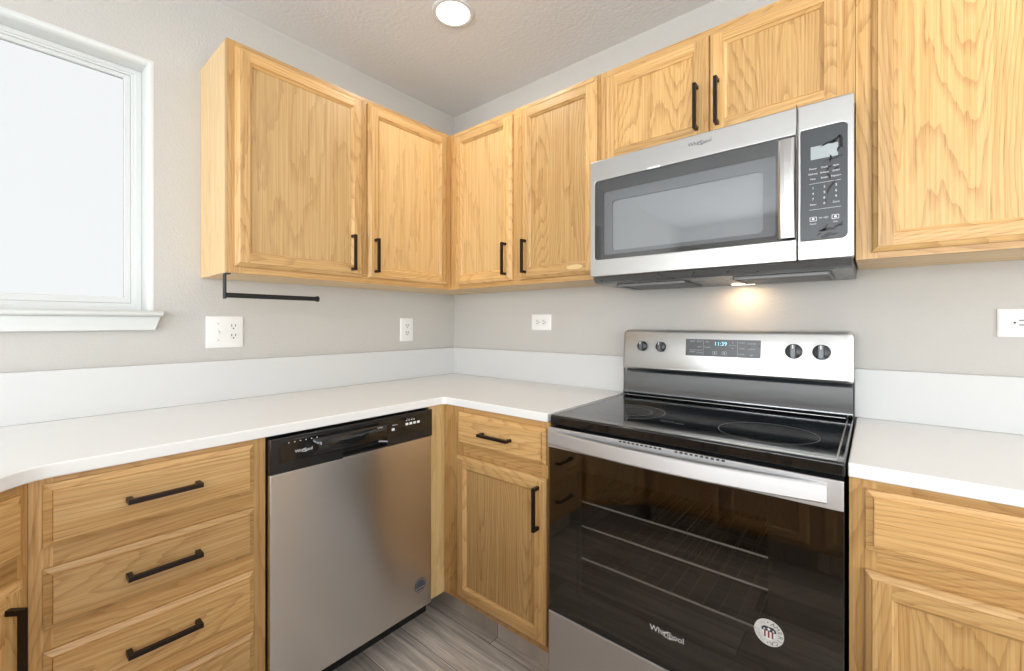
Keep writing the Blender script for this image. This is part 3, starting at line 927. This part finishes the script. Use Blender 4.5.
for kx, kr in ((1.196, .020), (1.271, .020), (1.709, .0245), (1.783, .0245)):
    b = MB()
    kz = 1.1155
    n_ = Vector((0, -1, .10)).normalized(); ctr = Vector(tilt(kx, kz, PY))
    b.lathe(ctr - n_ * .0005, n_, [(kr, 0), (kr, .004), (kr * .92, .010), (kr * .80, .0115)], 36)
    kb = b.build('knob', KNOB_DARK, pan, O, smooth=True, angle=40)
    b = MB(); up_ = Vector((0, .10, 1)).normalized(); sx = Vector((1, 0, 0))
    hw = kr * .34
    P = lambda s, u, h: ctr + sx * s + up_ * u + n_ * h
    L0 = [P(-hw, -kr * .94, .010), P(hw, -kr * .94, .010), P(hw, kr * .96, .010), P(-hw, kr * .96, .010)]
    L1 = [P(-hw * .85, -kr * .86, .026), P(hw * .85, -kr * .86, .026), P(hw * .85, kr * .88, .026), P(-hw * .85, kr * .88, .026)]
    b.loft([L0, L1], True, True)
    b.build('grip', KNOB, kb, O, bevel=.0015)
    b = MB()
    b.loft([[P(-.0015, kr * .30, .0262), P(.0015, kr * .30, .0262), P(.0015, kr * .80, .0262), P(-.0015, kr * .80, .0262)],
            [P(-.0015, kr * .30, .0266), P(.0015, kr * .30, .0266), P(.0015, kr * .80, .0266), P(-.0015, kr * .80, .0266)]], True, True)
    b.build('pointer', MARK_WHITE, kb, O)
    b = MB()
    rr_ = kr * 1.28
    b.ring([tuple(P(rr_ * math.cos(t), rr_ * math.sin(t), .0006)[i] for i in (0, 2)) for t in [2 * math.pi * k / 36 for k in range(36)]],
           [tuple(P(rr_ * .96 * math.cos(t), rr_ * .96 * math.sin(t), .0006)[i] for i in (0, 2)) for t in [2 * math.pi * k / 36 for k in range(36)]], tilt, PY + .0001, PY + .0006)
    b.text('OFF', .0062, T_(kx, kz + kr * 1.55), PY + .0008)
    b.text('HI' , .0062, T_(kx, kz - kr * 1.55), PY + .0008)
    b.build('dial_mark', MARK_GREY, pan, O, weld=False)

# oven door
DY0, DYF = -.578, .616
dr = None
b = MB()                                          # door frame behind the glass, with the window left open
wx0, wx1, wz0, wz1 = 1.215, 1.7235, .375, .760
fd = lambda a, z, d: (a, -d, z)
N6 = rrect(rx0 + .003, rx1 - .002, .311, .876, .006)
b.ring(N6, rrect(wx0, wx1, wz0, wz1, .012), fd, .578, DYF - .007)
dr = b.build('oven_door', BLACK_BODY, rg, O)
b = MB(); b.prism(rrect(rx0 + .003, rx1 - .002, .311, .8225, .003), fd, DYF - .0065, DYF)
gl = b.build('door_glass', OVEN_GLASS, dr, O)
b = MB(); b.prism(rrect(rx0 + .003, rx1 - .002, .8155, .8785, .002), fd, DYF - .006, DYF + .002)
b.build('top_band', STEEL, dr, O, bevel=.0015)
b = MB()                                          # dark vent slots along the top of the door
for k in range(20):
    x = 1.36 + k * .0125 + (.03 if k > 9 else 0)
    b.box(x, x + .007, -DYF - .0035, -DYF - .001, .8735, .8775)
b.build('vent_slot', DARK, dr, O, weld=False)['kind'] = 'stuff'
# broad handle bar bowed outwards
b = MB()
hx0, hx1 = rx0 + .010, 1.8335
loops = []
n = 28
for k in range(n + 1):
    s = k / n
    x = hx0 + (hx1 - hx0) * s
    bow = 1 - (2 * s - 1) ** 2
    yo = -(DYF + .014 + .034 * bow)
    zt, zb = .8685, .8290
    loops.append([(x, yo + .013, zb), (x, yo + .002, zb - .0005), (x, yo, zb + .003), (x, yo + .0035, zt - .003), (x, yo + .006, zt), (x, yo + .014, zt)])
b.loft(loops, True, True)
for xa, xb in ((hx0 + .012, hx0 + .030), (hx1 - .030, hx1 - .012)): b.box(xa, xb, -DYF - .010, -DYF - .001, .836, .862)
b.build('handle', STEEL, dr, O, weld=False, smooth=True, angle=30)
b = MB(); b.box(rx0 + .003, rx1 - .002, -DYF + .001, -.58, .299, .3105)
b.build('bottom_trim', BLACK_GLOSS, dr, O)
b = MB(); whirl(b, 1.493, .393, .0215, fd, DYF + .0006)
b.build('logo', MARK_WHITE, gl, O, weld=False)
# round sticker on the glass
b = MB()
sx, sz, r = 1.7262, .504, .0295
C = lambda rad, n=40: [(sx + rad * math.cos(2 * math.pi * k / n), sz + rad * math.sin(2 * math.pi * k / n)) for k in range(n)]
e0, e1 = DYF + .0004, DYF + .0007
b.prism(C(r), fd, DYF - .0005, e0, 0)
def arc_text(s, rad, a0, a1, size, mi):
    for k, ch in enumerate(s):
        t = math.radians(a0 + (a1 - a0) * k / max(1, len(s) - 1))
        cx, cz = sx + rad * math.cos(t), sz + rad * math.sin(t)
        ph = t - math.pi / 2
        b.text(ch, size, lambda a, z, d: fd(cx + a * math.cos(ph) - z * math.sin(ph), cz + a * math.sin(ph) + z * math.cos(ph), d), e1, mi)
arc_text('AMERICA', r * .76, 68, -75, .0125, 1)
arc_text('MADE IN', r * .76, 235, 122, .0105, 2)
for a in (95, -95):
    t = math.radians(a); cx, cz = sx + r * .78 * math.cos(t), sz + r * .78 * math.sin(t)
    b.prism([(cx - .0012, cz - .0012), (cx + .0012, cz - .0012), (cx + .0012, cz + .0012), (cx - .0012, cz + .0012)], fd, e0, e1, 1)
sh = [(-.0135, .004), (-.0125, -.006), (-.007, -.013), (0, -.0165), (.007, -.013), (.0125, -.006), (.0135, .004)]
b.prism([(sx + a, sz + z) for a, z in sh], fd, e0, e1, 4)                # white shield
for k in range(3):
    xa = -.0095 + k * .0075
    b.prism([(sx + xa, sz - .0105), (sx + xa + .0034, sz - .0125 if k == 1 else sz - .0115), (sx + xa + .0034, sz + .004), (sx + xa, sz + .004)], fd, e1, e1 + .0002, 3)
b.prism([(sx - .0145, sz + .003), (sx + .0145, sz + .003), (sx + .0145, sz + .009), (sx + .009, sz + .0135), (sx - .009, sz + .0135), (sx - .0145, sz + .009)], fd, e1, e1 + .0002, 5)
def star(cx, cz, R):
    P5 = []
    for k in range(10):
        t = math.radians(90 + 36 * k); q = R if k % 2 == 0 else R * .42
        P5.append((cx + q * math.cos(t), cz + q * math.sin(t)))
    for k in range(0, 10, 2): b.poly([fd(*P5[k], e1 + .0004), fd(*P5[(k + 1) % 10], e1 + .0004), fd(cx, cz, e1 + .0004), fd(*P5[k - 1], e1 + .0004)], mi=4)
star(sx, sz + .008, .0048); star(sx - .009, sz + .0065, .003); star(sx + .009, sz + .0065, .003)
st = b.build('sticker', [STICKER, MARK_DARK, MARK_GREY, RED, MARK_WHITE, NAVY], gl, O, weld=False)
st['label'] = 'round silver sticker with a striped shield'
# storage drawer under the oven
b = MB(); b.prism(rrect(rx0 + .003, rx1 - .002, .085, .2965, .004), fd, .578, DYF - .001)
b.build('storage_drawer', STEEL, rg, O, bevel=.003, seg=3)

# ------------------------------------------------------------------ microwave
mx0, mx1, mz0, mz1, MY = 1.1215, 1.8755 - .0045, 1.3745, 1.7885, .360
mw = thing('microwave', 'stainless steel over-the-range microwave with a black window', 'microwave', ((mx0 + mx1) / 2, 0, 1.345))
O = tuple(mw.location)
b = MB()
b.box(mx0 + .003, mx1 - .003, -.318, -.002, 1.366, mz1 - .002)
b.build('body', BLACK_BODY, mw, O, bevel=.002)
b = MB()                                          # underside: sloping chin and bottom plate
prof = [(-.345, 1.3735), (-.336, 1.356), (-.320, 1.351), (-.004, 1.346), (-.004, 1.3655), (-.345, 1.3738)]
b.prism(prof[::-1], lambda a, z, d: (d, a, z), mx0 + .004, mx1 - .004)
un = b.build('base_plate', simple('grey_base_plate', (.16, .17, .18), .28, .7), mw, O)
for xa, xb in ((1.19, 1.42), (1.58, 1.81)):
    b = MB()
    fz = lambda y: 1.3505 - (y + .32) / .316 * .005
    for k in range(9):
        y = -.27 + k * .021
        b.box(xa, xb, y, y + .012, fz(y) - .0035, fz(y) - .001)
    b.ring(rrect(xa - .008, xb + .008, -.28, -.08, .008), rrect(xa, xb, -.272, -.088, .006), UPZ, 1.3415, 1.3495)
    b.build('grease_filter', simple('filter_aluminium', (.20, .20, .20), .5, .6), un, O, weld=False)
b = MB(); b.prism(rrect(1.52, 1.59, -.065, -.03, .006), UPZ, 1.3435, 1.3475)
b.build('cooktop_lamp', WARM_LENS, un, O)
# door: steel frame with a rounded window opening
SX = 1.7525
b = MB()
d_out = rrect(mx0, SX - .001, mz0, mz1, (.001, .001, .006, .006), 6)
d_win = rrect(1.1385, SX - .0055, 1.4335, 1.7155, (.002, .002, .014, .014), 6)
b.ring(d_out, d_win, fd, .322, MY)
md_ = b.build('door', STEEL_BRIGHT, mw, O, bevel=.0025, seg=3)
b = MB(); b.prism(d_win, fd, MY - .006, MY - .0015)
b.build('door_window', MW_GLASS, md_, O)
b = MB()                                          # dark border and perforated screen behind the glass
b.ring(d_win, rrect(1.170, 1.700, 1.4500, 1.6750, .008, 6), fd, MY - .012, MY - .0072)
b.build('window_border', BLACK_BODY, md_, O)
b = MB()
b.ring(rrect(1.165, 1.705, 1.445, 1.680, .008, 6), rrect(1.200, 1.668, 1.464, 1.640, .014, 6), fd, MY - .020, MY - .0135, 1)
b.prism(rrect(1.199, 1.669, 1.463, 1.641, .014, 6), fd, MY - .026, MY - .0205, 0)
b.build('window_screen', [simple('perforated_screen', (.62, .63, .65), .5, .2), simple('screen_frame', (.30, .31, .33), .45, .2)], md_, O)
b = MB(); whirl(b, 1.500, 1.7605, .0165, fd, MY + .0006)
b.build('logo', MARK_DARK, md_, O, weld=False)
b = MB(); b.prism(rrect(1.335, 1.378, 1.7150, 1.7215, .003), fd, MY + .0002, MY + .001)
b.build('badge', MARK_WHITE, md_, O)
b = MB()                                          # upright handle, bowed and flat
loops = []
for k in range(17):
    s = k / 16; z = 1.436 + (1.7015 - 1.436) * s
    yo = -(MY + .024 + .012 * (1 - (2 * s - 1) ** 2))
    xa, xb = 1.7105, 1.7490
    loops.append([(xa + .003, yo + .010, z), (xa, yo + .006, z), (xa + .006, yo + .001, z), (xa + .015, yo, z), (xb - .009, yo, z), (xb - .002, yo + .002, z), (xb, yo + .007, z), (xb - .003, yo + .010, z)])
b.loft(loops[::-1], True, True)
for za, zb in ((1.440, 1.456), (1.6815, 1.6975)): b.box(1.719, 1.741, -MY - .018, -MY + .002, za, zb)
b.build('handle', STEEL_BRIGHT, md_, O, weld=False, smooth=True, angle=35)
# control panel with keypad
b = MB()
k_out = rrect(SX + .001, mx1, mz0, mz1, (.006, .006, .001, .001), 6)
k_in = rrect(SX + .0065, 1.8580, 1.4270, 1.7200, (.014, .014, .002, .002), 6)
b.ring(k_out, k_in, fd, .322, MY)
kp = b.build('control_panel', STEEL_BRIGHT, mw, O, bevel=.004, seg=4)
b = MB(); b.prism(k_in, fd, MY - .006, MY - .001)
b.build('keypad', simple('keypad_glass', (.050, .055, .062), .32), kp, O)
b = MB(); b.prism(rrect(1.781, 1.839, 1.638, 1.672, .001, 2), fd, MY - .0012, MY - .0004)
b.build('display', LCD, kp, O)
b = MB()
e = MY - .0004
tx = lambda cx, cz: (lambda a, z, d: fd(cx + a, cz + z, d))
for row, names in enumerate((('Power', 'Cook', 'Auto'), ('Defrost', 'Reheat', 'Soften'), ('Melt', 'Steam', 'Popcorn'))):
    for col, s in enumerate(names): b.text(s, .0062, tx(1.786 + col * .0245, 1.614 - row * .0135), e)
for row in range(3):
    for col in range(3): b.text(str(row * 3 + col + 1), .0085, tx(1.786 + col * .0245, 1.563 - row * .0145), e)
b.text('0', .0085, tx(1.8105, 1.5195), e); b.text('Timer', .006, tx(1.786, 1.5195), e); b.text('Clock', .006, tx(1.835, 1.5195), e)
for z in (1.5745, 1.506): b.prism([(1.778, z), (1.845, z), (1.845, z + .0006), (1.778, z + .0006)], fd, e - .0003, e)
for cx in (1.786, 1.833):
    b.ring(rrect(cx - .007, cx + .008, 1.476, 1.487, .001, 2), rrect(cx - .006, cx + .007, 1.477, 1.486, .001, 2), fd, e - .0003, e)
    b.prism(rrect(cx - .002, cx + .003, 1.479, 1.484, .0005, 2), fd, e - .0003, e)
b.text('Cancel', .005, tx(1.786, 1.469), e); b.text('Start', .005, tx(1.834, 1.469), e); b.text('Fan  Light', .005, tx(1.809, 1.483), e)
b.build('keypad_markings', MARK_WHITE, kp, O, weld=False)
# dark wrinkles where the protective film lifts off the keypad
FILM = simple('lifted_film', (.004, .004, .005), .2)
rf = random.Random(3)
def blot(cx, cz, L_, W_, ang, wob=.35):
    n = 9; up_, lo_ = [], []
    ca, sa = math.cos(math.radians(ang)), math.sin(math.radians(ang))
    for k in range(n + 1):
        t = k / n; s = (t - .5) * L_
        hw = W_ * math.sin(math.pi * min(.97, max(.03, t))) * (1 - wob + 2 * wob * rf.random()); mid_ = W_ * .7 * math.sin(5 * t + cx * 300)
        for lst, sg in ((up_, 1), (lo_, -1)):
            q = mid_ + sg * hw
            lst.append((cx + s * ca - q * sa, cz + s * sa + q * ca))
    b = MB()
    for k in range(n): b.poly([fd(*p, MY - .0002) for p in (lo_[k], lo_[k + 1], up_[k + 1], up_[k])])
    b.build('film_wrinkle', FILM, kp, O)
for a in ((1.834, 1.680, .024, .0035, 20), (1.845, 1.672, .026, .003, -70), (1.818, 1.674, .026, .0018, 15), (1.841, 1.655, .014, .0016, 66), (1.823, 1.633, .016, .002, -80), (1.830, 1.633, .030, .0008, 10),
          (1.820, 1.609, .014, .002, 60), (1.836, 1.606, .008, .0016, 0), (1.820, 1.588, .016, .0018, -60), (1.826, 1.566, .022, .0018, 60), (1.820, 1.552, .018, .0015, 70),
          (1.813, 1.525, .020, .0010, 85), (1.810, 1.455, .018, .0025, 40), (1.815, 1.450, .028, .0032, -10), (1.838, 1.456, .020, .0025, 12), (1.822, 1.437, .026, .0028, 15), (1.800, 1.441, .010, .0014, 40), (1.812, 1.433, .014, .0016, -10), (1.845, 1.462, .008, .0014, 70)):
    blot(a[0], a[1], a[2] * 1.35, a[3] * 1.35, a[4])
lm = bpy.data.lights.new('cooktop_lamp_light', 'AREA')
lm.shape = 'RECTANGLE'; lm.size = .06; lm.size_y = .03; lm.energy = .32; lm.color = (1.0, .66, .36)
lo = bpy.data.objects.new('cooktop_lamp_light', lm); lo.location = (1.555, -.060, 1.342); COL.objects.link(lo)

# ------------------------------------------------------------------ paper towel holder under the left wall cabinet
ph = thing('paper_towel_holder', 'black metal paper towel holder under the cabinet beside the window', 'paper towel holder', (.25, -1.248, UZ0))
O = tuple(ph.location)
b = MB(); b.prism(rrect(.236, .264, -1.2560, -1.240, .003), UPZ, UZ0 - .0035, UZ0 - .0002); b.build('mounting_plate', BLACK_METAL, ph, O)
b = MB()
b.prism(rrect(.239, .262, 1.289, UZ0 - .002, .003), lambda a, z, d: (a, d, z), -1.2575, -1.2525)
b.build('bracket', BLACK_METAL, ph, O, bevel=.001)
b = MB()
b.tube((.2505, -1.256, 1.3015), (.2505, -.945, 1.3015), .0085, n=20)
b.build('bar', BLACK_METAL, ph, O, smooth=True, angle=50)
b = MB(); b.lathe((.2505, -.947, 1.3015), (0, 1, 0), [(.010, 0), (.0112, .002), (.0112, .008), (.0095, .010)], 20)
b.build('end_cap', BLACK_METAL, ph, O, smooth=True, angle=50)

# ------------------------------------------------------------------ outlets
def receptacle(parent, fn, a, z, rot, O):
    """one round-sided receptacle with two slots and a ground hole; rot in quarter turns"""
    R = lambda p, q: (a + (p, -q, -p, q)[rot], z + (q, p, -q, -p)[rot])
    g = lambda p, q, d: fn(*R(p, q), d)
    b = MB()
    pts = []
    for k in range(25):
        t = 2 * math.pi * k / 25; p, q = .0172 * math.cos(t), .0172 * math.sin(t)
        pts.append((p, max(-.0135, min(.0135, q))))
    b.prism(pts, g, .0050, .0068)
    r = b.build('receptacle', PLASTIC_IN, parent, O)
    b = MB()
    for p in (-.0065, .0065): b.prism([(p - .0013, .0005), (p + .0013, .0005), (p + .0013, .0085), (p - .0013, .0085)], g, .0066, .0071)
    b.prism([(.0026 * math.cos(t), -.0065 + .0026 * math.sin(t)) for t in [2 * math.pi * k / 12 for k in range(12)]], g, .0066, .0071)
    b.build('slots', DARK, r, O)
    return r
def plate(t, fn, a0, a1, z0, z1, O):
    b = MB()
    b.loft([[fn(a, z, .0005) for a, z in rrect(a0, a1, z0, z1, .003, 4)], [fn(a, z, .0035) for a, z in rrect(a0, a1, z0, z1, .003, 4)],
            [fn(a, z, .0058) for a, z in rrect(a0 + .004, a1 - .004, z0 + .004, z1 - .004, .003, 4)]], True, True)
    return b.build('wall_plate', PLASTIC, t, O, smooth=True, angle=25)
FX = lambda a, z, d: (d, a, z)
t = thing('outlet_plate', 'white double wall plate with a switch and an outlet under the window-side cabinet', 'outlet', (0, -1.18, 1.174), 0, 'wall outlets')
O = tuple(t.location); plate(t, FX, -1.2425, -1.1185, 1.1145, 1.2340, O)
receptacle(t, FX, -1.153, 1.194, 0, O); receptacle(t, FX, -1.153, 1.157, 0, O)
b = MB(); b.prism(rrect(-1.2085, -1.1985, 1.163, 1.186, .001, 2), FX, .005, .0064); sw = b.build('switch', PLASTIC_IN, t, O)
b = MB(); b.loft([[FX(a, z, .006) for a, z in rrect(-1.2070, -1.2000, 1.169, 1.181, .001, 2)], [FX(a, z - .003, .0150) for a, z in rrect(-1.2062, -1.2008, 1.168, 1.1745, .001, 2)]], True, True)
b.build('toggle', PLASTIC_IN, sw, O)
for z in (1.205, 1.143):
    b = MB(); b.lathe((.0057, -1.2035, z), (1, 0, 0), [(.0028, 0), (.0024, .001)], 12); b.build('screw', MARK_GREY, t, O)
t = thing('outlet_plate', 'white wall outlet on the window wall near the corner', 'outlet', (0, -.34, 1.174), 0, 'wall outlets')
O = tuple(t.location); plate(t, FX, -.3815, -.2985, 1.1125, 1.2345, O)
receptacle(t, FX, -.340, 1.193, 0, O); receptacle(t, FX, -.340, 1.155, 0, O)
FB = lambda a, z, d: (a, -d, z)
t = thing('outlet_plate', 'white sideways wall outlet left of the range', 'outlet', (.641, 0, 1.2125), 0, 'wall outlets')
O = tuple(t.location); plate(t, FB, .5815, .7005, 1.1730, 1.2515, O)
receptacle(t, FB, .622, 1.2125, 1, O); receptacle(t, FB, .660, 1.2125, 1, O)
t = thing('outlet_plate', 'white sideways wall outlet with a square insert right of the range', 'outlet', (2.225, 0, 1.209), 0, 'wall outlets')
O = tuple(t.location); plate(t, FB, 2.1650, 2.2850, 1.1705, 1.2460, O)
b = MB(); b.prism(rrect(2.1900, 2.2600, 1.1915, 1.2255, .002, 3), FB, .0055, .0072); ins = b.build('insert', PLASTIC_IN, t, O)
for s in (1, -1):
    b = MB()
    c0 = 2.225
    b.prism([(c0 - s * .029 + .0025 * math.cos(q), 1.2085 + .0025 * math.sin(q)) for q in [2 * math.pi * k / 12 for k in range(12)]], FB, .007, .0076)
    for z in (1.2025, 1.2150):
        xa, xb = sorted((c0 - s * .0215, c0 - s * .013))
        b.prism([(xa, z - .0012), (xb, z - .0012), (xb, z + .0012), (xa, z + .0012)], FB, .007, .0076)
    b.build('slots', DARK, ins, O)
